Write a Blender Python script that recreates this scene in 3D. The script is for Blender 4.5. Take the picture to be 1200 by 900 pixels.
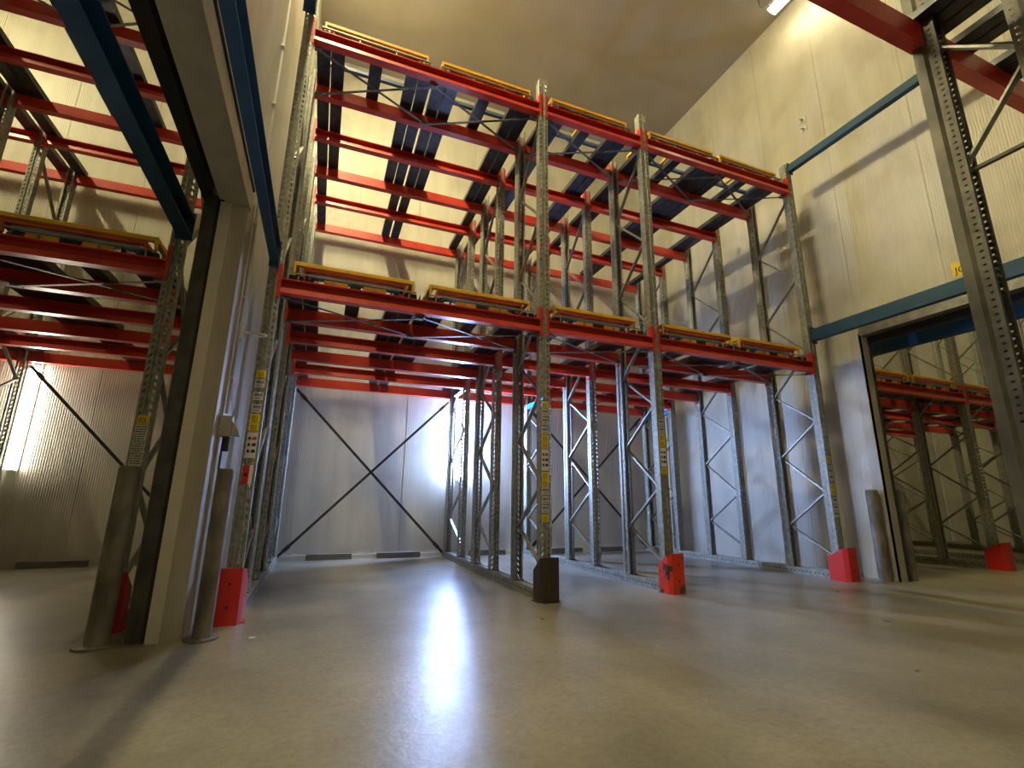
import bpy, bmesh, math, random
from mathutils import Vector, Matrix
random.seed(7)
for o in list(bpy.data.objects): bpy.data.objects.remove(o)
scn = bpy.context.scene
COL = scn.collection

# ------------------------------------------------------------------ camera
FPX = 566.4; PITCH, YAW, ROLL = math.radians(13.686), math.radians(21.239), math.radians(0.674)
cam = bpy.data.cameras.new('camera'); co = bpy.data.objects.new('camera', cam); COL.objects.link(co)
cy, sy, cp, sp = math.cos(YAW), math.sin(YAW), math.cos(PITCH), math.sin(PITCH)
fw = Vector((sy*cp, cy*cp, sp)); rt = Vector((cy, -sy, 0)); up = rt.cross(fw)
r2 = rt*math.cos(ROLL)+up*math.sin(ROLL); u2 = -rt*math.sin(ROLL)+up*math.cos(ROLL)
m = Matrix(((r2.x, u2.x, -fw.x, 0), (r2.y, u2.y, -fw.y, 0), (r2.z, u2.z, -fw.z, 1.0), (0, 0, 0, 1)))
co.matrix_world = m
cam.sensor_fit = 'HORIZONTAL'; cam.sensor_width = 36; cam.lens = 36*FPX/1200; cam.clip_start = .05
scn.camera = co
# ------------------------------------------------------------------ world / exposure
w = bpy.data.worlds.new('world'); scn.world = w; w.use_nodes = True
bg = w.node_tree.nodes['Background']; bg.inputs[0].default_value = (.9, .85, .75, 1); bg.inputs[1].default_value = 0.15
vs = scn.view_settings; vs.view_transform = 'Standard'; vs.look = 'None'; vs.gamma = 1; vs.use_curve_mapping = False
vs.exposure = 1.0
WARM = (1.0, .855, .47); COOL = (.38, .54, 1.0); NEUT = (1.0, .90, .74)
P_CEIL, P_SPOT, P_COOL, P_LEFT = 180, 14, 290, 26          # emission strengths of the tubes

# ------------------------------------------------------------------ material helpers
MATS = {}
def mat(name, rgb, rough=.5, metal=0., rgb2=None, scale=6, detail=4, bump=0., bscale=60, mix=(.35, .65), stretch=(1, 1, 1), spec=.5, rvar=0.):
    m = bpy.data.materials.new(name); m.use_nodes = True; nt = m.node_tree; b = nt.nodes['Principled BSDF']
    b.inputs['Base Color'].default_value = (*rgb, 1); b.inputs['Roughness'].default_value = rough; b.inputs['Metallic'].default_value = metal
    b.inputs['Specular IOR Level'].default_value = spec
    tc = nt.nodes.new('ShaderNodeTexCoord'); mp = nt.nodes.new('ShaderNodeMapping'); mp.inputs['Scale'].default_value = stretch
    nt.links.new(tc.outputs['Object'], mp.inputs[0])
    if rgb2:
        n = nt.nodes.new('ShaderNodeTexNoise'); n.inputs['Scale'].default_value = scale; n.inputs['Detail'].default_value = detail
        nt.links.new(mp.outputs[0], n.inputs['Vector'])
        r = nt.nodes.new('ShaderNodeValToRGB'); r.color_ramp.elements[0].position = mix[0]; r.color_ramp.elements[1].position = mix[1]
        r.color_ramp.elements[0].color = (*rgb, 1); r.color_ramp.elements[1].color = (*rgb2, 1)
        nt.links.new(n.outputs['Fac'], r.inputs[0]); nt.links.new(r.outputs[0], b.inputs['Base Color'])
        if rvar:
            mr = nt.nodes.new('ShaderNodeMapRange'); mr.inputs[1].default_value = .3; mr.inputs[2].default_value = .7
            mr.inputs[3].default_value = rough-rvar; mr.inputs[4].default_value = rough+rvar
            nt.links.new(n.outputs['Fac'], mr.inputs[0]); nt.links.new(mr.outputs[0], b.inputs['Roughness'])
    if bump:
        n2 = nt.nodes.new('ShaderNodeTexNoise'); n2.inputs['Scale'].default_value = bscale; n2.inputs['Detail'].default_value = 3
        nt.links.new(mp.outputs[0], n2.inputs['Vector'])
        bp = nt.nodes.new('ShaderNodeBump'); bp.inputs['Strength'].default_value = bump; bp.inputs['Distance'].default_value = .01
        nt.links.new(n2.outputs['Fac'], bp.inputs['Height']); nt.links.new(bp.outputs[0], b.inputs['Normal'])
    MATS[name] = m; return m
GALV = mat('galvanised_steel', (.22, .23, .20), .5, .25, (.36, .37, .32), 18, 6, .1, 90)
GALVD = mat('weathered_steel', (.10, .10, .09), .5, .4, (.18, .18, .16), 14, 6, .1, 80)
ZINC = mat('zinc_brace', (.24, .24, .22), .45, .5, (.34, .34, .31), 10, 4)
RED = mat('red_beam_paint', (.50, .030, .018), .36, 0, (.62, .055, .03), 3, 6, .05, 60)
ORED = mat('orange_red_paint', (.74, .13, .045), .4, 0, (.60, .09, .035), 8, 4)
YEL = mat('yellow_paint', (.88, .54, .03), .42, 0, (.74, .42, .02), 9, 5)
BLU = mat('blue_cart_paint', (.11, .20, .34), .38, .1, (.08, .15, .27), 9, 5)
TIE = mat('petrol_blue_paint', (.004, .050, .115), .6, 0, (.006, .066, .145), 5, 4)
BRB = mat('bright_blue_paint', (.02, .22, .72), .4, 0, (.03, .25, .75), 5, 4)
RAIL = mat('dark_rail_steel', (.035, .038, .048), .38, .5, (.065, .068, .08), 7, 5, .05, 50)
BLK = mat('black_rubber', (.015, .015, .016), .6, 0, (.03, .028, .026), 12, 4)
GRD = mat('red_guard_paint', (.66, .02, .012), .42, 0, (.60, .03, .02), 8, 5)
BOLL = mat('bollard_steel', (.13, .12, .10), .6, .2, (.29, .27, .235), 7, 8, .2, 40, stretch=(1, 1, .5))
JAMB = mat('jamb_grey', (.52, .49, .42), .5, 0, (.43, .40, .34), 6, 7, .05, 50, stretch=(1, 1, .3))
JWHT = mat('jamb_white', (.74, .71, .62), .45, 0, (.66, .63, .55), 9, 6)
WHT = mat('white_plastic', (.75, .73, .68), .45)
LINT = mat('lintel_steel', (.20, .20, .19), .4, .6, (.30, .30, .28), 9, 5)
YLAB = mat('yellow_label', (.85, .62, .01), .4)
WLAB = mat('white_label', (.75, .75, .73), .4)
INK = mat('black_ink', (.02, .02, .02), .5)
RINK = mat('red_ink', (.45, .02, .03), .5)
SEAL = mat('dark_grey_frame', (.06, .06, .058), .4, .3, (.10, .10, .095), 6, 5)
NEARM = mat('shaded_near_steel', (.045, .043, .036), .5, .3, (.12, .115, .095), 7, 7, .1, 60, stretch=(1, 1, .4))  # post steel darkened in colour for the unlit side of the near rack
WOOD = mat('worn_timber', (.13, .115, .095), .75, 0, (.22, .20, .165), 9, 6, stretch=(.3, 3, 3))

def chipped(name, base, rust, thr=.60, scale=5):      # paint worn through to rust
    m = mat(name, base, .45); nt = m.node_tree; b = nt.nodes['Principled BSDF']
    tc = nt.nodes.new('ShaderNodeTexCoord')
    n = nt.nodes.new('ShaderNodeTexNoise'); n.inputs['Scale'].default_value = scale; n.inputs['Detail'].default_value = 9; n.inputs['Roughness'].default_value = .65
    nt.links.new(tc.outputs['Object'], n.inputs['Vector'])
    r = nt.nodes.new('ShaderNodeValToRGB'); r.color_ramp.elements[0].position = thr-.02; r.color_ramp.elements[1].position = thr+.02
    r.color_ramp.elements[0].color = (*base, 1); r.color_ramp.elements[1].color = (*rust, 1)
    nt.links.new(n.outputs['Fac'], r.inputs[0]); nt.links.new(r.outputs[0], b.inputs['Base Color']); return m
GRDW = chipped('worn_red_guard_paint', (.78, .045, .018), (.09, .035, .025), .545, 7)
GRDB = chipped('rusty_brown_guard', (.050, .032, .020), (.20, .045, .025), .66, 12)

def emit(name, rgb, s):
    m = bpy.data.materials.new(name); m.use_nodes = True; nt = m.node_tree; b = nt.nodes['Principled BSDF']
    b.inputs['Base Color'].default_value = (.8, .8, .8, 1); b.inputs['Emission Color'].default_value = (*rgb, 1); b.inputs['Emission Strength'].default_value = s
    return m
E_CEIL = emit('warm_tube', WARM, P_CEIL); E_FRONT = emit('added_warm_tube_front', WARM, P_CEIL*.9); E_CEILR = emit('warm_tube_right_room', WARM, P_CEIL*.8); E_SPOT = emit('warm_tube_near_wall', (1, .84, .5), P_SPOT)
E_COOL = emit('cool_tube', COOL, P_COOL); E_LEFT = emit('neutral_tube', NEUT, P_LEFT)

def wall_mat(name, rgb, rgb2, streak=.0):
    m = mat(name, rgb, .38, 0); nt = m.node_tree; b = nt.nodes['Principled BSDF']; L = nt.links.new
    geo = nt.nodes.new('ShaderNodeNewGeometry'); sep = nt.nodes.new('ShaderNodeSeparateXYZ'); L(geo.outputs['Position'], sep.inputs[0])
    add = nt.nodes.new('ShaderNodeMath'); add.operation = 'ADD'; L(sep.outputs[0], add.inputs[0]); L(sep.outputs[1], add.inputs[1])
    # fine vertical ribs of the sandwich panel sheet
    mul = nt.nodes.new('ShaderNodeMath'); mul.operation = 'MULTIPLY'; mul.inputs[1].default_value = 2*math.pi/.062; L(add.outputs[0], mul.inputs[0])
    sn = nt.nodes.new('ShaderNodeMath'); sn.operation = 'SINE'; L(mul.outputs[0], sn.inputs[0])
    pw = nt.nodes.new('ShaderNodeMath'); pw.operation = 'POWER'; ab = nt.nodes.new('ShaderNodeMath'); ab.operation = 'ABSOLUTE'; L(sn.outputs[0], ab.inputs[0]); L(ab.outputs[0], pw.inputs[0]); pw.inputs[1].default_value = 6
    bp = nt.nodes.new('ShaderNodeBump'); bp.inputs['Strength'].default_value = .6; bp.inputs['Distance'].default_value = .005
    L(pw.outputs[0], bp.inputs['Height'])
    cx = nt.nodes.new('ShaderNodeCombineXYZ'); L(add.outputs[0], cx.inputs[0])
    mz = nt.nodes.new('ShaderNodeMath'); mz.operation = 'MULTIPLY'; mz.inputs[1].default_value = .10; L(sep.outputs[2], mz.inputs[0]); L(mz.outputs[0], cx.inputs[2])
    n = nt.nodes.new('ShaderNodeTexNoise'); n.inputs['Scale'].default_value = 5; n.inputs['Detail'].default_value = 7; L(cx.outputs[0], n.inputs['Vector'])
    r = nt.nodes.new('ShaderNodeValToRGB'); r.color_ramp.elements[0].position = .36; r.color_ramp.elements[1].position = .62
    r.color_ramp.elements[0].color = (*rgb2, 1); r.color_ramp.elements[1].color = (*rgb, 1)
    L(n.outputs['Fac'], r.inputs[0])
    # scuffs and dirty marks
    n3 = nt.nodes.new('ShaderNodeTexNoise'); n3.inputs['Scale'].default_value = 1.3; n3.inputs['Detail'].default_value = 8; L(geo.outputs['Position'], n3.inputs['Vector'])
    r3 = nt.nodes.new('ShaderNodeValToRGB'); r3.color_ramp.elements[0].position = .33; r3.color_ramp.elements[1].position = .5
    r3.color_ramp.elements[0].color = (.84, .83, .82, 1); r3.color_ramp.elements[1].color = (1, 1, 1, 1); L(n3.outputs['Fac'], r3.inputs[0])
    mx = nt.nodes.new('ShaderNodeMix'); mx.data_type = 'RGBA'; mx.blend_type = 'MULTIPLY'; mx.inputs[0].default_value = 1
    L(r.outputs[0], mx.inputs[6]); L(r3.outputs[0], mx.inputs[7]); L(mx.outputs[2], b.inputs['Base Color'])
    L(bp.outputs[0], b.inputs['Normal']); return m
WALL = wall_mat('white_panel_sheet', (.62, .60, .51), (.56, .54, .455))
CEIL = mat('ceiling_sheet', (.40, .36, .29), .6, 0, (.44, .40, .32), 1.2, 5)

def floor_mat():
    m = mat('polished_concrete', (.2, .2, .2), .3); nt = m.node_tree; b = nt.nodes['Principled BSDF']; L = nt.links.new
    geo = nt.nodes.new('ShaderNodeNewGeometry')
    def noise(s, d, ro=.55):
        n = nt.nodes.new('ShaderNodeTexNoise'); n.inputs['Scale'].default_value = s; n.inputs['Detail'].default_value = d; n.inputs['Roughness'].default_value = ro
        L(geo.outputs['Position'], n.inputs['Vector']); return n.outputs['Fac']
    def ramp(f, p0, c0, p1, c1):
        r = nt.nodes.new('ShaderNodeValToRGB'); r.color_ramp.elements[0].position = p0; r.color_ramp.elements[1].position = p1
        r.color_ramp.elements[0].color = c0; r.color_ramp.elements[1].color = c1; L(f, r.inputs[0]); return r.outputs[0]
    a = ramp(noise(.9, 8), .35, (.185, .170, .130, 1), .62, (.295, .275, .215, 1))
    c = ramp(noise(9, 8, .7), .34, (.90, .89, .87, 1), .55, (1, 1, 1, 1))
    g = ramp(noise(26, 6, .75), .36, (.80, .79, .77, 1), .56, (1.06, 1.06, 1.05, 1))
    for x in (c, g):
        mx = nt.nodes.new('ShaderNodeMix'); mx.data_type = 'RGBA'; mx.blend_type = 'MULTIPLY'; mx.inputs[0].default_value = 1
        L(a, mx.inputs[6]); L(x, mx.inputs[7]); a = mx.outputs[2]
    L(a, b.inputs['Base Color'])
    mr = nt.nodes.new('ShaderNodeMapRange'); mr.inputs[1].default_value = .3; mr.inputs[2].default_value = .7; mr.inputs[3].default_value = .29; mr.inputs[4].default_value = .37
    L(noise(2.2, 7), mr.inputs[0]); L(mr.outputs[0], b.inputs['Roughness'])
    bp = nt.nodes.new('ShaderNodeBump'); bp.inputs['Strength'].default_value = .2; bp.inputs['Distance'].default_value = .01; L(noise(22, 8, .65), bp.inputs['Height']); L(bp.outputs[0], b.inputs['Normal'])
    return m
FLOOR = floor_mat()

# ------------------------------------------------------------------ mesh helpers
class MB:
    def __init__(s): s.v = []; s.f = []; s.mi = []
    def quad(s, a, b, c, d, mi=0):
        n = len(s.v); s.v += [a, b, c, d]; s.f.append((n, n+1, n+2, n+3)); s.mi.append(mi)
    def box(s, x0, x1, y0, y1, z0, z1, mi=0):
        n = len(s.v); s.v += [(x, y, z) for z in (z0, z1) for (x, y) in ((x0, y0), (x1, y0), (x1, y1), (x0, y1))]
        for q in ((3, 2, 1, 0), (4, 5, 6, 7), (0, 1, 5, 4), (1, 2, 6, 5), (2, 3, 7, 6), (3, 0, 4, 7)):
            s.f.append(tuple(n+i for i in q)); s.mi.append(mi)
        return s
    def bar(s, a, b, w=.03, h=.03, upv=(0, 0, 1), mi=0):
        a, b = Vector(a), Vector(b); d = (b-a).normalized(); u = Vector(upv)
        if abs(d.dot(u)) > .98: u = Vector((0, 1, 0))
        sx = d.cross(u).normalized(); uu = sx.cross(d)
        n = len(s.v)
        for p in (a, b):
            for i, j in ((-1, -1), (1, -1), (1, 1), (-1, 1)): s.v.append(tuple(p+sx*w/2*i+uu*h/2*j))
        for q in ((0, 1, 2, 3), (7, 6, 5, 4), (1, 0, 4, 5), (2, 1, 5, 6), (3, 2, 6, 7), (0, 3, 7, 4)):
            s.f.append(tuple(n+i for i in q)); s.mi.append(mi)
        return s
    def tube(s, a, b, r, seg=12, mi=0, r2=None):
        a, b = Vector(a), Vector(b); d = (b-a).normalized(); u = Vector((0, 0, 1)) if abs(d.z) < .9 else Vector((0, 1, 0))
        x = d.cross(u).normalized(); y = x.cross(d); n = len(s.v); r2 = r if r2 is None else r2
        for p, q in ((a, r), (b, r2)):
            for i in range(seg):
                t = 2*math.pi*i/seg; s.v.append(tuple(p+x*q*math.cos(t)+y*q*math.sin(t)))
        for i in range(seg):
            j = (i+1) % seg; s.f.append((n+i, n+seg+i, n+seg+j, n+j)); s.mi.append(mi)
        s.f.append(tuple(n+i for i in range(seg))); s.mi.append(mi)
        s.f.append(tuple(n+seg+i for i in reversed(range(seg)))); s.mi.append(mi)
        return s
    def prism(s, prof, axis, a, b, mi=0):
        """closed profile [(u,v)] extruded along axis 'x','y' or 'z' from a to b"""
        k = len(prof); n = len(s.v)
        for t in (a, b):
            for (u, v) in prof: s.v.append({'x': (t, u, v), 'y': (u, t, v), 'z': (u, v, t)}[axis])
        for i in range(k):
            j = (i+1) % k; s.f.append((n+i, n+j, n+k+j, n+k+i)); s.mi.append(mi)
        s.f.append(tuple(n+i for i in reversed(range(k)))); s.mi.append(mi); s.f.append(tuple(n+k+i for i in range(k))); s.mi.append(mi)
        return s
    def mesh(s, name, mats, smooth=False):
        me = bpy.data.meshes.new(name); me.from_pydata(s.v, [], s.f)
        for mm in (mats if isinstance(mats, (list, tuple)) else [mats]): me.materials.append(mm)
        me.polygons.foreach_set('material_index', s.mi)
        bm = bmesh.new(); bm.from_mesh(me)
        bmesh.ops.recalc_face_normals(bm, faces=bm.faces); bm.to_mesh(me); bm.free()
        if smooth:
            me.polygons.foreach_set('use_smooth', [True]*len(me.polygons))
            me.set_sharp_from_angle(angle=math.radians(40))
        me.update(); return me
def obj(name, me, parent=None, loc=(0, 0, 0), rz=0., mats=None):
    if isinstance(me, MB): me = me.mesh(name, mats)
    o = bpy.data.objects.new(name, me); COL.objects.link(o)
    o.location = loc; o.rotation_euler = (0, 0, rz)
    if parent: o.parent = parent
    return o
def thing(name, label, cat, loc=(0, 0, 0), group=None):
    o = bpy.data.objects.new(name, None); COL.objects.link(o); o.location = loc; o.empty_display_size = .2
    o['label'] = label; o['category'] = cat
    if group: o['group'] = group
    return o
def tag(o, label, cat, group=None):
    o['label'] = label; o['category'] = cat
    if group: o['group'] = group
    return o
def struct(name, me=None, mats=None):
    o = obj(name, me, mats=mats) if me is not None else bpy.data.objects.new(name, None)
    if me is None: COL.objects.link(o); o.empty_display_size = .2
    o['kind'] = 'structure'; return o

# ------------------------------------------------------------------ large structure
ZC = 10.3; YR = 9.38; YF = -4.0
XL0, XL1 = -1.0, -.84       # left partition
XR0, XR1 = 7.5, 7.61        # right partition
XOL, XOR = -8.2, 18.0
b = MB(); b.box(XOL, XOR, YF, YR, -.2, 0); struct('floor', b, FLOOR)
b = MB(); b.box(XOL-.2, XOR+.2, YF-.2, YR+.2, ZC, ZC+.2); struct('ceiling', b, CEIL)
def panel_mesh(wd, th, h, axis, key={}):
    k = (round(wd, 3), th, round(h, 3), axis)
    if k in key: return key[k]
    g = .0015; c = .003; b = MB()          # chamfered vertical edges leave a visible joint
    prof = [(g, c), (g+c, 0), (wd-g-c, 0), (wd-g, c), (wd-g, th-c), (wd-g-c, th), (g+c, th), (g, th-c)]
    if axis == 'y': prof = [(v, u) for u, v in prof]
    b.prism(prof, 'z', 0, h); key[k] = b.mesh('wall_panel', WALL); return key[k]
def wall_run(wall, axis, a0, a1, off, th, z0, z1, pw=1.18, start=None):
    n = max(1, round((a1-a0)/pw)); wd = (a1-a0)/n
    for i in range(n):
        p = a0+i*wd
        obj('wall_panel', panel_mesh(wd, th, z1-z0, axis), wall, (p, off, z0) if axis == 'x' else (off, p, z0))
    # sheet-steel core closing the joints
    c = MB()
    if axis == 'x': c.box(a0, a1, off+.02, off+th-.02, z0+.001, z1-.001)
    else: c.box(off+.02, off+th-.02, a0+.001, a1-.001, z0+.001, z1-.001)
    obj('panel_core', c, wall, mats=WALL)
wr = struct('wall_rear'); wall_run(wr, 'x', XOL, XL0, YR, .16, 0, ZC); wall_run(wr, 'x', XL0, XR1, YR, .16, 0, ZC); wall_run(wr, 'x', XR1, XOR, YR, .16, 0, ZC)
wf = struct('wall_front'); wall_run(wf, 'x', XOL, XOR, YF-.16, .16, 0, ZC, 2.4)
DY0, DYL, DYR, DZ = 1.0, 4.43, 4.62, 3.56
wl = struct('wall_left'); wall_run(wl, 'y', DYL, YR, XL0, XL1-XL0, 0, ZC, 1.65); wall_run(wl, 'y', DY0, DYL, XL0, XL1-XL0, DZ, ZC); wall_run(wl, 'y', YF, DY0, XL0, XL1-XL0, 0, ZC, 2.4)
wq = struct('wall_right'); wall_run(wq, 'y', DYR, YR, XR0, XR1-XR0, 0, ZC); wall_run(wq, 'y', DY0, DYR, XR0, XR1-XR0, DZ, ZC); wall_run(wq, 'y', YF, DY0, XR0, XR1-XR0, 0, ZC, 2.4)
wo = struct('wall_outer_left'); wall_run(wo, 'y', YF, YR, XOL-.16, .16, 0, ZC, 2.4)
wo = struct('wall_outer_right'); wall_run(wo, 'y', YF, YR, XOR, .16, 0, ZC, 2.4)
# pale skirting strip along the rear wall
b = MB(); b.box(XL1, XR0, YR-.03, YR-.002, 0, .07); struct('baseboard_rear', b, JWHT)

# door_1 = opening in the left partition, door_2 = opening in the right partition
d1 = struct('door_1')
b = MB(); b.box(XL0-.004, XL1+.004, DYL-.035, DYL-.001, 0, DZ-.05); o = obj('door_jamb', b, d1, mats=JAMB)
b = MB(); b.box(XL0-.03, XL0+.055, DYL-.045, DYL-.036, .0, DZ-.05)
for z in (.12, .62, 1.15, 1.75, 2.35, 2.95):
    for x in (XL0-.012, XL0+.037): b.tube((x, DYL-.045, z), (x, DYL-.05, z), .006, 8)
obj('jamb_trim', b, d1, mats=JWHT)
b = MB(); b.box(XL1+.005, XL1+.02, DYL-.03, DYL+.20, .0, DZ+.1); b.box(XL1+.02, XL1+.035, DYL+.17, DYL+.20, .0, DZ+.1); obj('jamb_flashing', b, d1, mats=JAMB)
b = MB(); b.box(XL0-.004, XL1+.004, DY0, DYL-.001, DZ-.045, DZ-.001); obj('lintel_soffit', b, d1, mats=JAMB)
b = MB(); b.box(XL0-.05, XL0-.006, DY0-.4, DYL+.02, DZ-.02, DZ+.16); b.box(XL0-.09, XL0-.05, DY0-.4, DYL+.02, DZ+.1, DZ+.16); obj('lintel_angle', b, d1, mats=JAMB)
b = MB(); b.box(XL0-.20, XL0-.10, DY0-.6, DYL+.15, DZ+.02, DZ+.20); obj('sliding_door_track', b, d1, mats=BLK)
b = MB(); b.box(XL0-.13, XL0-.06, DYL+.00, DYL+.12, 0, DZ+.02); b.box(XL0-.17, XL0-.13, DYL+.03, DYL+.12, 0, DZ+.02); obj('door_seal_post', b, d1, mats=SEAL)
b = MB(); b.box(XL0-.06, XL0-.006, DYL-.02, DYL+.05, 0, DZ+.02); obj('rubber_seal', b, d1, mats=BLK)
b = MB(); b.box(XL1+.004, XL1+.03, DY0, DYL+.05, DZ-.045, DZ+.14); obj('header_flashing', b, d1, mats=JAMB)
b = MB(); b.box(XL1+.03, XL1+.045, DY0, DYL+.02, DZ+.14, DZ+.16); obj('flashing_lip', b, d1, mats=BLK)
d2 = struct('door_2')
b = MB(); b.box(XR0-.02, XR1+.02, DYR-.03, DYR-.001, 0, DZ); b.box(XR0-.02, XR0-.004, DYR-.03, DYR+.14, 0, DZ+.12); obj('door_jamb', b, d2, mats=JAMB)
b = MB(); b.box(XR0-.03, XR0-.004, DY0, DYR-.031, DZ, DZ+.12); b.box(XR0-.03, XR1+.02, DY0, DYR-.031, DZ-.04, DZ-.001); obj('door_lintel', b, d2, mats=LINT)
b = MB(); b.box(XR1+.022, XR1+.05, DYR-.05, DYR+.06, 0, DZ-.13); obj('rubber_seal', b, d2, mats=BLK)
b = MB(); b.box(XR1+.03, XR1+.16, DY0-.5, DYR+.06, DZ-.12, DZ+.06); obj('sliding_door_track', b, d2, mats=BLK)

# ------------------------------------------------------------------ rack part meshes (shared)
W, D = .124, .115           # post section
def post_mesh(L, key={}):
    if L in key: return key[L]
    b = MB(); pitch = .065; n = int(L/pitch)
    def strip(p0, ux, width, L, holes, hw=.011, hh=.020, slant=.006, off=0):
        """strip of sheet from p0 along ux (unit, horizontal) x z ; slots punched down its middle"""
        ux = Vector(ux); p0 = Vector(p0)
        P = lambda u, z: tuple(p0+ux*u+Vector((0, 0, z)))
        if not holes:
            b.quad(P(0, 0), P(width, 0), P(width, L), P(0, L)); return
        z = 0; c = width/2+off
        for i in range(n):
            za, zb = i*pitch, (i+1)*pitch if i < n-1 else L
            zm = i*pitch+pitch/2
            k = len(b.v)
            b.v += [P(0, za), P(width, za), P(width, zb), P(0, zb),
                    P(c-hw-slant, zm-hh), P(c+hw-slant, zm-hh*.7), P(c+hw+slant, zm+hh), P(c-hw+slant, zm+hh*.7)]
            for q in ((0, 1, 5, 4), (1, 2, 6, 5), (2, 3, 7, 6), (3, 0, 4, 7)):
                b.f.append(tuple(k+t for t in q)); b.mi.append(0)
    h = W/2
    y0 = -D/2
    strip((-h, y0, 0), (1, 0, 0), h-.012, L, True, hw=.0085, slant=.006)
    strip((.012, y0, 0), (1, 0, 0), h-.012, L, True, hw=.0085, slant=-.006)
    # centre groove
    strip((-.012, y0, 0), (.5, .866, 0), .012, L, False); strip((-.006, y0+.0104, 0), (1, 0, 0), .012, L, False); strip((.006, y0+.0104, 0), (.5, -.866, 0), .012, L, False)
    for s in (-1, 1):
        strip((s*h, y0, 0), (0, 1, 0), .045, L, False)
        strip((s*h, y0+.045, 0), (-s*.447, .894, 0), .020, L, False)
        strip((s*(h-.009), y0+.063, 0), (0, 1, 0), .052, L, True, hw=.008, hh=.010, slant=0)
        strip((s*(h-.009), y0+D, 0), (-s, 0, 0), .022, L, False)
        strip((s*(h-.031), y0+D, 0), (0, -1, 0), .012, L, False)
    me = bpy.data.meshes.new('upright_post'); me.from_pydata(b.v, [], b.f); me.materials.append(GALV); me.materials.append(GALVD)
    me.update(); key[L] = me; return me
def footplate(): 
    b = MB(); b.box(-.07, .07, -.065, .065, 0, .008); return b
def beam_mesh(L, key={}):
    k = round(L, 3)
    if k in key: return key[k]
    b = MB()     # sigma profile open to -y; web flat on +y
    prof = [(.040, 0), (-.058, 0), (-.045, .056), (-.035, .062), (.032, .066), (.032, .140), (-.058, .140), (-.058, .150), (.040, .150)]
    b.prism(prof, 'x', -L/2, L/2)
    key[k] = b.mesh('beam', RED); return key[k]
CON = None
def connector():
    global CON
    if CON: return CON
    b = MB(); b.box(-.004, .001, -.045, .028, -.05, .30); b.box(-.036, -.004, -.052, -.046, -.05, .30)   # against the post side and wrapped over its face
    for z in (0., .065, .13, .195, .26): b.box(-.026, -.014, -.056, -.052, z-.012, z+.012)
    CON = b.mesh('end_connector', [RED, INK]); return CON
CONR = None
def connector_r():
    global CONR
    if CONR: return CONR
    b = MB(); b.box(-.001, .004, -.045, .028, -.05, .30); b.box(.004, .036, -.052, -.046, -.05, .30)
    for z in (0., .065, .13, .195, .26): b.box(.014, .026, -.056, -.052, z-.012, z+.012)
    CONR = b.mesh('end_connector', [RED, INK]); return CONR

YS = [4.98, 5.73, 6.60, 7.40, 8.25, 9.16]
REARZ = [.69, 1.72, 2.70, 3.96, 5.20]; FRONTZ = [.30, 1.18, 2.22, 3.31, 4.55, 5.95]
BARC = {}
def brace_mesh(y0, z0, y1, z1):
    k = (round(y1-y0, 3), round(z1-z0, 3))
    if k not in BARC:
        b = MB(); b.bar((0, 0, 0), (0, k[0], k[1]), .022, .042, (1, 0, 0)); BARC[k] = b.mesh('diagonal_brace', ZINC)
    return BARC[k]
def frame_line(rack, x, ys=YS, lf=6.50, lr=6.28, rail=True, pairs=((0, 1), (2, 3), (4, 5)), dark=False):
    posts = []
    for i, y in enumerate(ys):
        L = lf if i == 0 else lr
        p = obj('upright_post', post_mesh(L), rack, (x, y, .10 if rail else .01), 0 if i % 2 == 0 else math.pi)
        obj('foot_plate', footplate(), p, (0, 0, 0), mats=GALVD); posts.append(p)
    for a, c in pairs:
        ya, yc = ys[a]+.04, ys[c]-.04
        seq = [(ya, FRONTZ[0])]
        for i in range(5): seq += [(yc, REARZ[i]), (ya, FRONTZ[i+1])]
        if a: seq = [(ya if y == ya else yc, z) for y, z in seq]
        for (p, q) in zip(seq, seq[1:]):
            sgn = .014 if q[0] > p[0] else -.014
            obj('diagonal_brace', brace_mesh(p[0], p[1], q[0], q[1]), rack, (x+sgn, p[0], p[1]))
    if rail:
        b = MB(); L = ys[-1]+.12-(ys[0]-.10)
        b.prism([(-.075, 0), (.075, 0), (.075, .10), (.045, .10), (.045, .088), (-.045, .088), (-.045, .10), (-.075, .10)], 'y', 0, L)
        nb = int(L/.065)
        r = obj('floor_rail', b, rack, (x, ys[0]-.10, 0), mats=GALV)
        b = MB()
        for i in range(nb):
            for s in (-1, 1): b.box(s*.0752-.001, s*.0752+.001, .03+i*.065, .055+i*.065, .045, .06)
        s_ = obj('rail_slots', b, r, mats=INK); s_['kind'] = 'stuff'
    return posts
def add_beams(rack, x0, x1, z, ys=YS):
    L = x1-x0-W-.002; xc = (x0+x1)/2
    for i, y in enumerate(ys):
        o = obj('beam', beam_mesh(L), rack, (xc, y-.018 if i % 2 == 0 else y+.018, z), 0 if i % 2 == 0 else math.pi)
        obj('end_connector', connector(), o, (-L/2, 0, 0)); obj('end_connector', connector_r(), o, (L/2, 0, 0))
RAILC = {}
def rail_mesh(L, w=.15):
    k = (round(L, 3), w)
    if k not in RAILC:
        b = MB(); h = .075; t = .006     # upturned channel the cart wheels run in
        b.prism([(0, 0), (w, 0), (w, h), (w-t, h), (w-t, t), (t, t), (t, h), (0, h)], 'y', 0, L)
        RAILC[k] = b.mesh('cart_rail', RAIL)
    return RAILC[k]
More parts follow.
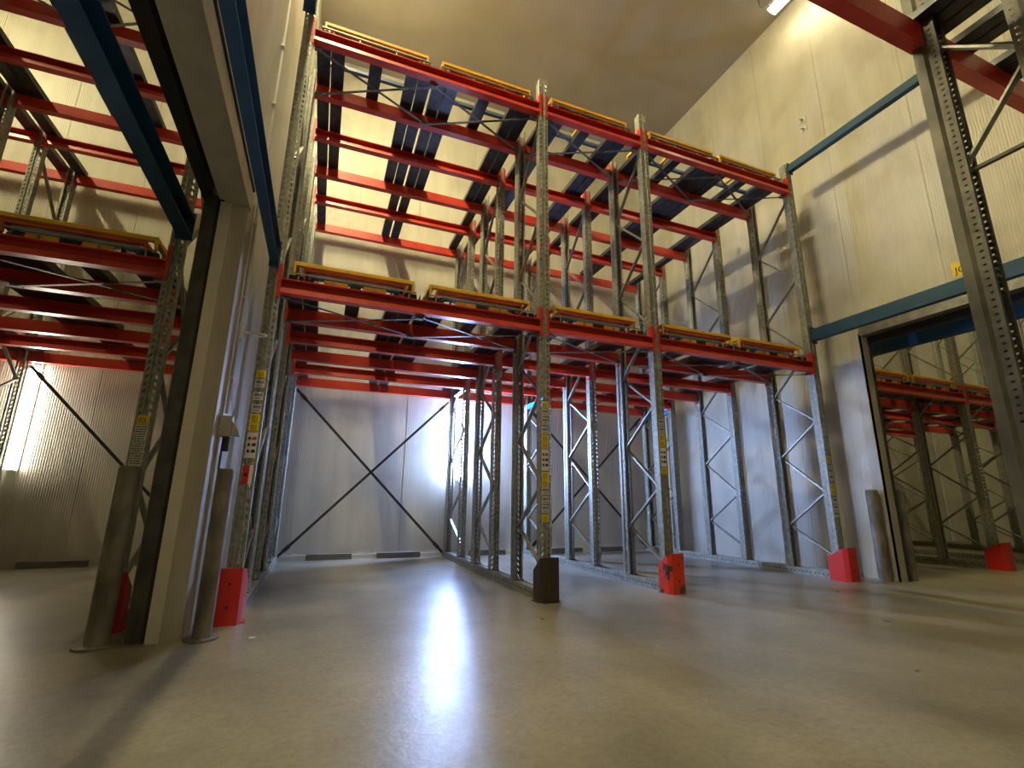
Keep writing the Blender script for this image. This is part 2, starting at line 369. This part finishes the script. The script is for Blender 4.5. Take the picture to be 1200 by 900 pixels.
def lane(rack, xc, z, hw=.68, y0=4.96):
    for (xa, L) in ((xc-hw, 4.22), (xc-hw+.165, 2.52), (xc+hw-.315, 2.52), (xc+hw-.15, 4.22)):
        obj('cart_rail', rail_mesh(L), rack, (xa, y0, z+.002))
    o = obj('centre_rail', rail_mesh(.92, .15), rack, (xc-.075, y0, z+.002))
    b = MB()
    for s in (.02, .13): b.tube((s, .88, -.03), (s, .88, .002), .008, 8); b.tube((s, .88, -.045), (s, .88, -.03), .014, 6)
    obj('rail_bolts', b, o, mats=GALVD)
def plan_brace(rack, x0, x1, z):
    for (a, c) in (((x0, 5.02), (x1, 5.68)), ((x0, 5.68), (x1, 5.02))):
        b = MB(); zz = z-.01 if c[1] > a[1] else z-.03
        dx = c[0]-a[0]; dy = c[1]-a[1]
        b.bar((0, 0, zz), (dx, dy, zz), .032, .005)
        b.tube((dx*.62, dy*.62, zz), (dx*.72, dy*.72, zz), .013, 8); b.box(-.03, .05, -.03, .03, zz-.004, zz+.02); b.box(dx-.05, dx+.03, dy-.03, dy+.03, zz-.004, zz+.02)
        obj('plan_brace', b, rack, (a[0], a[1], 0), mats=GALVD)
def x_brace(rack, x0, x1, y, z0, z1, both=True):
    for s in ((1, -1) if both else (-1,)):
        a = (x0, z0) if s > 0 else (x0, z1); c = (x1, z1) if s > 0 else (x1, z0)
        b = MB(); yy = .012*s
        b.bar((0, yy, 0), (c[0]-a[0], yy, c[1]-a[1]), .006, .045, (0, 0, 1))
        for t in (.05, .95):
            p = ((c[0]-a[0])*t, (c[1]-a[1])*t); dv = Vector((c[0]-a[0], 0, c[1]-a[1])).normalized()*.06
            b.bar((p[0]-dv.x, yy-.008*s, p[1]-dv.z), (p[0]+dv.x, yy-.008*s, p[1]+dv.z), .012, .065, (0, 0, 1))
        obj('cross_brace', b, rack, (a[0], y, a[1]), mats=RAIL)
def blue_tie(rack, x, z, m):
    b = MB(); b.box(-.045, .045, 0, .86, 0, .10); obj('frame_tie', b, rack, (x+.0, 8.275, z), mats=m)

# ------------------------------------------------------------------ racks
main = thing('pallet_rack', 'long galvanised pallet rack with red beams filling the middle room', 'pallet rack', (3.2, 7, 0))
def local(root, fn): fn()
XA0, XA, XB, XC = -.60, 2.32, 3.93, 6.87
ZL1, ZL2 = 2.965, 6.045
def mk_parent(root, start):
    """re-parent everything created since start under root, keeping places"""
    for o in list(COL.objects)[start:]:
        if o.parent is None and o is not root:
            o.parent = root; o.location = o.location - root.location
def build_rack(root, lines, bays, ylines=YS, zl=(ZL1, ZL2), upper=True):
    start = len(COL.objects); P = {}
    for x in lines: P[x] = frame_line(None, x, ylines)
    for (x0, x1, lanes) in bays:
        for z in zl[:2 if upper else 1]:
            add_beams(None, x0, x1, z, ylines)
            for xc in lanes: lane(None, xc, z+.15, .68 if len(lanes) > 1 or True else .68)
            n = len(lanes); wd = (x1-x0-.2)/n
            for i in range(n): plan_brace(None, x0+.1+i*wd, x0+.1+(i+1)*wd, z)
    return start, P
start, PM = build_rack(main, (XA0, XA, XB, XC), ((XA0, XA, (.16, 1.555)), (XA, XB, (3.09,)), (XB, XC, (4.72, 6.07))))
x_brace(None, XA0+.06, XA-.06, 9.25, .06, 2.92); x_brace(None, XB+.06, XC-.06, 9.25, .06, 2.92)
blue_tie(None, XB, 2.87, BRB); blue_tie(None, XC, 2.86, BRB); blue_tie(None, XA, 2.98, TIE)
mk_parent(main, start)

left = thing('pallet_rack', 'pallet rack with dark red beams seen through the left doorway', 'pallet rack', (-4, 7, 0))
start, PL = build_rack(left, (-1.44, -4.30, -7.1), ((-4.30, -1.44, (-2.225, -3.575)), (-7.1, -4.30, (-5.025, -6.375))))
x_brace(None, -4.24, -1.50, 9.25, .06, 2.92, False)
mk_parent(left, start)
right = thing('pallet_rack', 'shadowed pallet rack with orange-red beams seen through the right doorway', 'pallet rack', (11.5, 7, 0))
start, PR = build_rack(right, (7.95, 10.62, 12.22, 15.1), ((7.95, 10.62, (8.62, 9.95)), (10.62, 12.22, (11.42,)), (12.22, 15.1, (12.98, 14.34))), zl=(2.82, 5.9), upper=False)
mk_parent(right, start)

# near rack across the aisle (top right of the view)
near = thing('pallet_rack', 'dark near rack, tall perforated post and overhead beam at the right', 'pallet rack', (5.1, 2.2, 0))
start = len(COL.objects)
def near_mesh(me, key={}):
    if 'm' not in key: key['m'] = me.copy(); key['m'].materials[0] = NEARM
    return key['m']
NX = 5.25; NY = 2.12
for x in (NX,):
    for i, y in enumerate((NY, 1.45)):
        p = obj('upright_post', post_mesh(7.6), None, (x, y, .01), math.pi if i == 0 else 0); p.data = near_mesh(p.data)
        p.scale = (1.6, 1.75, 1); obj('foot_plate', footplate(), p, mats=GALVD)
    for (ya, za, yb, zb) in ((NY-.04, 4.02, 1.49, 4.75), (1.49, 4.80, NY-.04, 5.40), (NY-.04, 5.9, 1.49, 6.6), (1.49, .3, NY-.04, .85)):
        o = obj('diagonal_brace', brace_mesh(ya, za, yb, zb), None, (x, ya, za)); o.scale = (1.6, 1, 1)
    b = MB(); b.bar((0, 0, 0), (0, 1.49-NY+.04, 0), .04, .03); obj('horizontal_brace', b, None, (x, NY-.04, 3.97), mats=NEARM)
b = MB(); b.box(-.06, .06, -.06, .06, 0, .008)
for y, rz in ((NY+.045, math.pi), (1.40, 0)):
    for (xa, xb) in ((XL1+.03, NX), (NX, XR0-.03)):
        Lb = xb-xa-W-.002; me = beam_mesh(Lb)
        o = obj('beam', me, None, ((xa+xb)/2, y, 5.45), rz); o.scale = (1, 1.3, 1.7); obj('end_connector', connector(), o, (-Lb/2, 0, 0)); obj('end_connector', connector_r(), o, (Lb/2, 0, 0))
for xa in (4.0, 4.18, 5.06, 5.23, 5.40, 5.75, 5.92, 6.45, 6.62, 6.80):
    obj('cart_rail', rail_mesh(2.4), None, (xa, -.1, 5.71))
for xa in (NX-1.5, NX+.1):
    plan = MB(); plan.bar((0, 0, 0), (1.4, -.7, 0), .05, .006); obj('plan_brace', plan, None, (xa, NY-.05, 5.43), mats=GALVD)
b = MB(); b.box(0, .02, -.12, .12, -.25, .25); b.box(.02, .12, -.1, .1, -.03, 0.); obj('wall_bracket', b, None, (XL1+.001, NY+.045, 5.445), mats=GALVD)
b = MB(); b.box(0, .02, -.12, .12, -.25, .25); b.box(.02, .12, -.1, .1, -.03, 0.); obj('wall_bracket', b, None, (XL1+.001, 1.40, 5.445), mats=GALVD)
for y in (NY+.045, 1.40):
    b = MB(); b.box(-.02, 0, -.12, .12, -.15, .35); b.box(-.12, -.02, -.1, .1, -.03, 0.); obj('wall_bracket', b, None, (XR0-.001, y, 5.445), mats=GALVD)
mk_parent(near, start)

# ------------------------------------------------------------------ carts
def cart_parts(root, wd, dp, zt, leg, col, bar_h, wheels=True, extra=None):
    """rectangular cart frame: front and rear bars, side rails, corner legs and wheels; root at floor of the lane"""
    h = wd/2; bw = .05
    for y in (0, dp-bw):
        b = MB(); b.prism([(y, zt-bar_h), (y+bw, zt-bar_h), (y+bw, zt-.006), (y+bw-.006, zt), (y+.006, zt), (y, zt-.006)], 'x', -h, h)
        obj('end_bar', b, root, mats=col)
    for s in (-1, 1):
        b = MB(); b.box(min(s*h, s*(h-.05)), max(s*h, s*(h-.05)), bw, dp-bw, zt-bar_h, zt); obj('side_bar', b, root, mats=col)
        for y in (.0, dp-.03):
            b = MB(); b.box(min(s*h, s*(h-.022)), max(s*h, s*(h-.022)), y, y+.03, leg, zt-bar_h-.001); obj('leg', b, root, mats=col)
        if wheels:
            for y in (.10, dp-.14):
                b = MB(); b.tube((s*(h-.045), y, leg+.012), (s*(h-.015), y, leg+.012), .032, 12); obj('wheel', b, root, mats=GALVD)
def cart_set(xc, y, z, wd, where, grp, cols=None):
    """nested yellow, orange and blue carts waiting at the lane front; z = beam top"""
    t = thing('cart', 'yellow cart, top of its nest, '+where, 'cart', (xc, y, z+.003), 'yellow carts '+grp)
    cart_parts(t, wd, .60, .245, .052, YEL, .042)
    for s in (-1, 1):
        b = MB(); b.box(min(s*.08, s*.31), max(s*.08, s*.31), -.036, -.030, .012, .066); obj('warning_plate', b, t, mats=YEL)
    b = MB(); b.box(-.055, .055, -.036, .0, .010, .066); obj('centre_block', b, t, mats=BLK)
    b = MB(); b.box(-.02, .02, .051, .549, .205, .235); obj('cross_member', b, t, mats=YEL)
    t = thing('cart', 'orange-red cart nested under the yellow, '+where, 'cart', (xc, y+.03, z+.003), 'orange-red carts '+grp)
    cart_parts(t, wd-.18, .52, .198, .075, ORED, .032)
    t = thing('cart', 'low blue cart nested innermost, '+where, 'cart', (xc, y+.06, z+.003), 'blue carts '+grp)
    cart_parts(t, wd-.29, .44, .158, .078, BLU, .052, True)
    # grey front stop angle of the lane
    return
def front_stop(root_start, xc, y, z, wd):
    b = MB(); h = wd/2
    b.box(-h-.02, h+.02, 0, .03, .080, .086); b.box(-h-.02, h+.02, 0, .004, .070, .080)
    for x in (-h+.06, -.21, .21, h-.06): b.box(x-.008, x+.008, .0, .02, .0, .055)
    s = obj('front_stop', b, None, (xc, y, z+.002), mats=ZINC)
    for sx in (-1, 1):
        b = MB(); b.box(min(sx*(h+.03), sx*(h-.10)), max(sx*(h+.03), sx*(h-.10)), .031, .070, .010, .068); obj('buffer_block', b, s, mats=BLK)
LN = [(.16, 'left bay, left lane'), (1.555, 'left bay, right lane'), (3.09, 'narrow middle bay'), (4.72, 'right bay, left lane'), (6.07, 'right bay, right lane')]
start = len(COL.objects)
stops = []
for zi, (z, lv) in enumerate(((ZL1+.15, 'lower level'), (ZL2+.15, 'upper level'))):
    for xc, nm in LN:
        cart_set(xc, 5.0, z, 1.22, 'middle rack %s, %s' % (lv, nm), 'on the %s of the middle rack' % lv)
        stops.append((main, xc, 4.925, z, 1.22))
for xc, nm in ((-2.225, 'first lane left of the doorway'), (-3.575, 'second lane left of the doorway')):
    cart_set(xc, 5.0, ZL1+.15, 1.22, 'left-room rack, '+nm, 'in the left-room rack'); stops.append((left, xc, 4.925, ZL1+.15, 1.24))
for xc, nm in ((8.62, 'leftmost lane'), (9.95, 'second lane, beside the post'), (11.42, 'third lane, right of the post'), (12.98, 'fourth lane, far right')):
    cart_set(xc, 5.0, 2.97, 1.2, 'right-room rack, '+nm, 'in the right-room rack'); stops.append((right, xc, 4.925, 2.97, 1.2))
for root, xc, y, z, wd in stops:
    s0 = len(COL.objects); front_stop(None, xc, y, z, wd); mk_parent(root, s0)

# ------------------------------------------------------------------ tie beams across the aisle
def tie(x, y0, y1, z0, z1, label, w=.09, m=TIE):
    t = thing('tie_beam', label, 'beam', (x, y0, z0))
    b = MB(); L = y1-y0; hh = z1-z0
    b.prism([(-w/2, 0), (w/2, 0), (w/2, .012), (-w/2+.012, .012), (-w/2+.012, hh-.012), (w/2, hh-.012), (w/2, hh), (-w/2, hh)], 'y', 0, L)
    obj('channel', b, t, mats=m)
    b = MB(); b.box(-w/2-.01, w/2+.01, L, L+.012, -.04, hh+.04); b.box(-w/2-.01, w/2+.01, -.012, 0, -.04, hh+.04); obj('end_plate', b, t, mats=m)
tie(XC+.03, 2.3, 4.90, 6.46, 6.58, 'upper blue tie beam crossing the aisle high on the right wall', .09)
tie(XC+.03, -.3, 4.90, 3.46, 3.64, 'lower blue tie beam crossing above the right doorway', .09)
tie(XA0-.02, -.3, 4.90, 3.26, 3.46, 'dark blue tie beam running overhead beside the left doorway, at the middle rack', .075)
tie(XA0-.02, -.3, 4.90, 6.42, 6.6, 'short end of a dark blue tie beam at the top left post of the middle rack', .12)
tie(-1.40, -.3, 4.90, 3.38, 3.58, 'dark blue tie beam overhead in the left room, left of the doorway', .12)
tie(7.95, -.3, 4.90, 3.30, 3.48, 'blue tie beam inside the right room, under the door lintel', .10)

# ------------------------------------------------------------------ column guards and bollards
def guard(x, y, lab, m, wdl=.14, wdr=.14, h=.44, hw=.085):
    t = thing('column_guard', lab, 'post guard', (x, y, 0), )
    b = MB()
    def plate(p, q, top0, top1, th=.010):
        p, q = Vector((*p, 0)), Vector((*q, 0)); d = (q-p).normalized(); nn = Vector((-d.y, d.x, 0))*th
        n = len(b.v)
        for r in (p, q, q+nn, p+nn): b.v.append(tuple(r))
        for r, z in ((p, top0), (q, top1), (q+nn, top1), (p+nn, top0)): b.v.append((r.x, r.y, z))
        for f in ((3, 2, 1, 0), (4, 5, 6, 7), (0, 1, 5, 4), (1, 2, 6, 5), (2, 3, 7, 6), (3, 0, 4, 7)): b.f.append(tuple(n+i for i in f)); b.mi.append(0)
    fy = -.10; w_ = hw
    plate((-w_, fy), (w_, fy), h, h); plate((-w_-.02, fy+.06), (-w_, fy), h*.97, h)
    plate((w_, fy), (w_+.02, fy+.06), h, h*.97)
    plate((-w_-.03, fy+.06+wdl), (-w_-.02, fy+.06), h*.68, h*.97); plate((w_+.02, fy+.06), (w_+.03, fy+.06+wdr), h*.97, h*.68)
    obj('guard_plate', b, t, mats=m)
    b = MB(); b.box(-w_-.05, -w_+.01, fy+.07, fy+.05+wdl, 0, .008); b.box(w_-.01, w_+.05, fy+.07, fy+.05+wdr, 0, .008); obj('fixing_foot', b, t, mats=m)
    b = MB()
    for z in (.14, .32): b.tube((0, fy, z), (0, fy-.006, z), .012, 10)
    obj('bolt', b, t, mats=BLK)
guard(XA0, 4.88, 'red guard at the rack post just right of the left doorway bollard', GRD)
guard(XA, 4.88, 'dark brown rusted guard around the foot of the middle labelled post', GRDB, .15, .12)
guard(XB, 4.88, 'bright orange-red guard with scraped paint, right of the brown guard', GRDW, .15, .12)
guard(XC, 4.88, 'red guard at the last post before the right wall', GRD, .22, .12)
guard(-1.40, 4.88, 'dark red guard behind the leftmost bollard, in the left room', GRD, .14, .14, .44, .055)
guard(10.62, 4.88, 'red guard at the rack post in the right room', GRD, .22, .12)
def bollard(x, y, r, h, lab, flange=False):
    t = thing('bollard', lab, 'bollard', (x, y, 0), 'bollards at the doorways')
    b = MB(); b.tube((0, 0, .001), (0, 0, h-.02), r, 28); b.tube((0, 0, h-.02), (0, 0, h), r, 28, r2=r*.9)
    o = obj('pipe', b.mesh('pipe', BOLL, True), t)
    b = MB(); b.tube((0, 0, h), (0, 0, h+.006), r*.88, 24); obj('cap', b, t, mats=GALV)
    if flange:
        b = MB(); b.tube((0, 0, 0), (0, 0, .015), r*1.9, 28); obj('base_flange', b, t, mats=BOLL)
bollard(-1.32, 4.44, .072, 1.22, 'tall grey steel bollard at the left side of the left doorway', True)
bollard(-.69, 4.42, .062, 1.22, 'grey steel bollard in front of the wall end, beside the red guard', True)
bollard(7.37, 4.72, .076, 1.22, 'grey bollard standing before the right wall end, left of the right doorway')
bollard(7.83, 4.66, .076, 1.22, 'slimmer grey bollard just inside the right doorway')

# ------------------------------------------------------------------ labels on posts
def glyph_label(kind):
    b = MB(); w_, h_ = .075, .075
    if kind == 'yellow':
        b.box(-.04, .04, -.0015, 0, 0, .078, 0)
        g = [(-.024, -.018, .018, .060), (-.012, .004, .052, .058), (-.012, .004, .036, .042), (-.012, .004, .018, .024), (.012, .018, .018, .060), (-.030, .030, .006, .009)]
        for x0, x1, z0, z1 in g: b.box(x0, x1, -.0025, -.0015, z0, z1, 1)
        return b.mesh('location_label', [YLAB, INK])
    if kind == 'bar':
        b.box(-.04, .04, -.0015, 0, 0, .075, 0)
        x = -.034
        rr = random.Random(3)
        while x < .03:
            d = rr.choice((.0018, .003, .0045)); b.box(x, x+d, -.0025, -.0015, .034, .064, 1); x += d+rr.choice((.0018, .003))
        for i in range(5): b.box(-.03+i*.012, -.022+i*.012, -.0025, -.0015, .010, .022, 1)
        return b.mesh('barcode_label', [WLAB, INK])
    if kind == 'chart':
        b.box(-.042, .042, -.0015, 0, 0, .23, 0)
        for i, m in enumerate((1, 1, 2)):
            z = .045+i*.058
            b.box(.004, .034, -.0025, -.0015, z, z+.03, m); b.box(-.032, -.012, -.0025, -.0015, z, z+.028, 1); b.box(-.005, .0, -.0025, -.0015, z, z+.02, 1)
        return b.mesh('notice_label', [WLAB, INK, RINK])
    if kind == 'red':
        b.box(-.04, .012, -.0015, 0, 0, .17, 0); b.box(.012, .04, -.0015, 0, 0, .17, 1)
        b.box(-.025, .0, -.0025, -.0015, .07, .10, 2)
        return b.mesh('red_label', [GRD, WLAB, INK])
    if kind == 'long':
        b.box(-.045, .045, -.0015, 0, 0, .34, 0)
        rr = random.Random(5)
        for j in range(16):
            z = .012+j*.0205; x = -.038
            while x < .03:
                d = rr.uniform(.004, .014); b.box(x, min(x+d, .039), -.0025, -.0015, z, z+.011, 1); x += d+.005
        return b.mesh('code_label', [WLAB, INK])
LAB = {k: glyph_label(k) for k in ('yellow', 'bar', 'chart', 'red', 'long')}
LNAME = {'yellow': 'yellow_label', 'bar': 'barcode_label', 'chart': 'notice_label', 'red': 'red_label', 'long': 'code_label'}
def put(post, items, dx=0.):
    for kind, z in items:
        o = obj(LNAME[kind], LAB[kind], post, (dx, -D/2-.0012, z-post.location.z)); o['label'] = {'yellow': 'small yellow location label', 'bar': 'white barcode label', 'chart': 'white notice label with red and black squares', 'red': 'red and white label', 'long': 'white label full of black codes'}[kind]
A = PM[XA][0]
put(A, [('yellow', 2.04), ('bar', 1.955), ('bar', 1.855), ('bar', 1.75), ('yellow', 1.655), ('yellow', 1.575), ('chart', 1.34), ('yellow', 1.245), ('yellow', 1.162), ('bar', 1.08), ('bar', .985), ('bar', .89), ('yellow', .79)])
put(PM[XB][0], [('bar', 1.95), ('bar', 1.855), ('yellow', 1.76), ('yellow', 1.68), ('chart', 1.44), ('yellow', 1.35)])
put(PM[XA0][0], [('yellow', 2.09), ('bar', 2.005), ('bar', 1.885), ('bar', 1.77), ('yellow', 1.675), ('yellow', 1.593), ('chart', 1.355), ('red', 1.12)])
put(PM[XC][0], [('yellow', 1.62), ('bar', 1.53), ('bar', 1.44), ('bar', 1.35), ('yellow', 1.22), ('yellow', 1.14), ('bar', 1.03), ('bar', .93), ('bar', .84)])
put(PL[-1.44][0], [('yellow', 1.60), ('long', 1.255), ('yellow', 1.165), ('yellow', 1.08)])
put(PR[10.62][0], [('bar', 2.0-.12*i) for i in range(8)])
del A

# ------------------------------------------------------------------ lights as fixtures
def wall_tube(x, z0, z1, m, lab):
    t = thing('light_fixture', lab, 'lamp', (x, YR-.016, z0))
    L = z1-z0
    b = MB(); b.box(-.075, .075, .001, .015, -.03, L+.03); b.box(-.042, .042, -.075, 0, -.03, -.001); b.box(-.042, .042, -.075, 0, L+.001, L+.03); obj('housing', b, t, mats=WHT)
    b = MB(); b.prism([(-.040, 0), (-.038, -.05), (-.022, -.075), (.022, -.075), (.038, -.05), (.040, 0)], 'z', 0, L); obj('diffuser', b, t, mats=m)
wall_tube(2.55, 1.42, 2.98, E_COOL, 'vertical tube light glowing cool white on the rear wall behind the rack frames')
wall_tube(-4.22, 1.38, 2.95, E_LEFT, 'vertical tube light on the rear wall of the left room, at the far left')
def ceil_tube(x, y0, y1, m, lab, z=9.95, grp=None):
    t = thing('light_fixture', lab, 'lamp', (x, y0, z), grp); L = y1-y0
    b = MB(); b.box(-.11, .11, 0, L, .03, .10); obj('housing', b, t, mats=WHT)
    b = MB(); b.prism([(-.10, .029), (-.085, -.01), (-.045, -.03), (.045, -.03), (.085, -.01), (.10, .029)], 'y', .02, L-.02); obj('diffuser', b, t, mats=m)
    b = MB()
    for y in (.15, L-.15): b.tube((0, y, .10), (0, y, ZC-z-.001), .008, 8)
    obj('hanger_rod', b, t, mats=GALVD)
    b = MB(); b.tube((-.11, L-.05, .06), (-.30, L-.02, -.02), .006, 6); b.tube((-.30, L-.02, -.02), (-.33, L-.02, .13), .006, 6); obj('cable', b, t, mats=BLK)
ceil_tube(7.04, 3.3, 4.93, E_SPOT, 'bright ceiling light fixture at the top near the right wall')
ceil_tube(-.45, 5.3, 6.9, E_CEIL, 'ceiling light fixture high in the corner along the left wall')
ceil_tube(-.45, 2.3, 3.9, E_FRONT, 'added unseen ceiling light above the left doorway, brightening the post fronts')  # extra fixture out of view, added to brighten the front post faces
ceil_tube(-6.8, 5.3, 6.9, E_CEIL, 'ceiling light fixture high in the left room')
ceil_tube(10.4, 4.0, 5.6, E_CEILR, 'ceiling light fixture high in the right room')

# ------------------------------------------------------------------ small things
def conduit(x, y, z0, z1, lab, r=.011, two=False):
    t = thing('conduit', lab, 'pipe', (x, y, z0))
    b = MB(); b.tube((0, 0, 0), (0, 0, z1-z0), r, 10); obj('pipe', b.mesh('pipe', WHT if two else JAMB, True), t)
    b = MB(); z = .3
    while z < z1-z0: b.box(-.022, r+.004, -.03, .03, z, z+.022); z += .75
    obj('clips', b, t, mats=WHT)
conduit(XL1+.024, 4.86, 3.95, 10.25, 'pale vertical conduit with clips high on the left wall', .012, True)
conduit(XL1+.05, 4.66, 1.70, 3.9, 'thin grey conduit down the wall end above the white bracket box', .012)
conduit(XL1+.024, 4.90, 2.70, 3.85, 'thin pale cable pipe beside the left rack post', .008, True)
t = thing('socket_box', 'grey surface socket box with hood and dark cable on the wall end', 'electrical box', (XL1+.055, 4.63, 1.50))
b = MB(); b.box(-.03, .06, -.06, .06, 0, .17); obj('box', b, t, mats=JAMB)
b = MB(); b.prism([(.061, .01), (.125, .01), (.115, .05), (.061, .13)], 'y', -.045, .045)
obj('hood', b, t, mats=JAMB)
b = MB(); b.tube((.03, 0, -.001), (.03, 0, -.12), .028, 12); obj('plug', b, t, mats=BLK)
b = MB(); b.tube((.01, -.03, -.001), (0.01, -.03, -1.45), .008, 8); obj('cable', b, t, mats=BLK)
t = thing('wall_ring', 'small white ring bracket sticking out of the wall end, above the socket box', 'bracket', (XL1+.035, 4.80, 2.48))
b = MB(); b.box(-.01, .02, -.04, .04, -.08, .08); obj('plate', b, t, mats=WHT)
b = MB(); b.bar((.021, 0, 0), (.105, 0, -.01), .02, .02)
for i in range(20):
    a0, a1 = 2*math.pi*i/20, 2*math.pi*(i+1)/20
    b.tube((.16+.055*math.cos(a0), .055*math.sin(a0), -.01), (.16+.055*math.cos(a1), .055*math.sin(a1), -.01), .010, 8)
obj('ring', b, t, mats=WHT)
# double switch on right wall
for z, lb in ((7.76, 'upper of two small white pipe stubs high on the right wall'), (7.56, 'lower of two small white pipe stubs high on the right wall')):
    t = thing('wall_bracket', lb, 'bracket', (XR0, 4.96, z), 'pipe stubs high on the right wall')
    b = MB(); b.box(-.012, -.001, -.06, .06, -.05, .05); obj('plate', b, t, mats=WHT)
    b = MB(); b.tube((-.013, 0, 0), (-.07, 0, -.02), .02, 12); obj('stub', b, t, mats=GALV)
# timber blocks on the floor along the rear wall
for i, (x0, x1, lb) in enumerate(((-.09, .65, 'grey timber block at the rear wall, leftmost in the middle room'),
        (1.08, 1.84, 'grey timber block under the crossing brace, right one of the left bay'),
        (2.78, 3.50, 'grey timber block at the rear wall in the narrow middle bay'),
        (4.48, 5.20, 'grey timber block at the rear wall in the right bay, left one'),
        (5.58, 6.25, 'grey timber block at the rear wall in the right bay, right one'),
        (-3.86, -3.06, 'grey timber block on the floor at the rear wall of the left room'),
        (-2.5, -1.8, 'grey timber block in the left room, beside the doorway bollard'))):
    b = MB(); L = x1-x0; b.prism([(0, 0), (L, 0), (L, .085), (L-.01, .095), (.01, .095), (0, .085)], 'y', 0, .10)
    tag(obj('floor_block', b, None, (x0, 9.235-.0, 0), mats=WOOD), lb, 'timber block', 'timber blocks along the rear wall')
    COL.objects[-1]
# yellow sign
t = thing('sign', 'yellow sign with black capital letters above the right doorway, partly behind the near post', 'sign', (XR0-.001, 3.33, 3.92))
b = MB(); b.box(-.006, 0, -.40, 0, 0, .20); obj('board', b, t, mats=YLAB)
fc = bpy.data.curves.new('lettering', 'FONT'); fc.body = 'JOO'; fc.size = .125; fc.extrude = .001; fc.align_x = 'LEFT'
tmp = bpy.data.objects.new('lettering_tmp', fc); COL.objects.link(tmp); bpy.context.view_layer.update()
dg = bpy.context.evaluated_depsgraph_get(); me = bpy.data.meshes.new_from_object(tmp.evaluated_get(dg)); bpy.data.objects.remove(tmp)
me.materials.clear(); me.materials.append(INK)
o = obj('lettering', me, t, (-.0085, -.03, .04)); o.rotation_euler = (math.pi/2, 0, -math.pi/2); o.name = 'lettering'
# litter on the floor
rr = random.Random(11)
for i, (x, y) in enumerate(((4.85, 3.15), (1.95, 4.2), (5.9, 4.35), (-.35, 4.35), (3.6, 2.2))):
    b = MB(); k = 6; s = .02+.02*rr.random()
    pr = [(s*math.cos(2*math.pi*j/k)*rr.uniform(.6, 1.6), s*math.sin(2*math.pi*j/k)*rr.uniform(.4, 1)) for j in range(k)]
    b.prism(pr, 'z', 0, .003)
    tag(obj('debris_chip', b, None, (x, y, 0.0005), rr.random()*3, mats=WOOD if i != 3 else WHT),
        ['small wood splinter lying on the open floor at the right', 'tiny chip on the floor before the brown guard', 'tiny chip on the floor before the last red guard', 'small white scrap on the floor by the wall end', 'tiny chip on the floor in the right foreground'][i], 'debris')
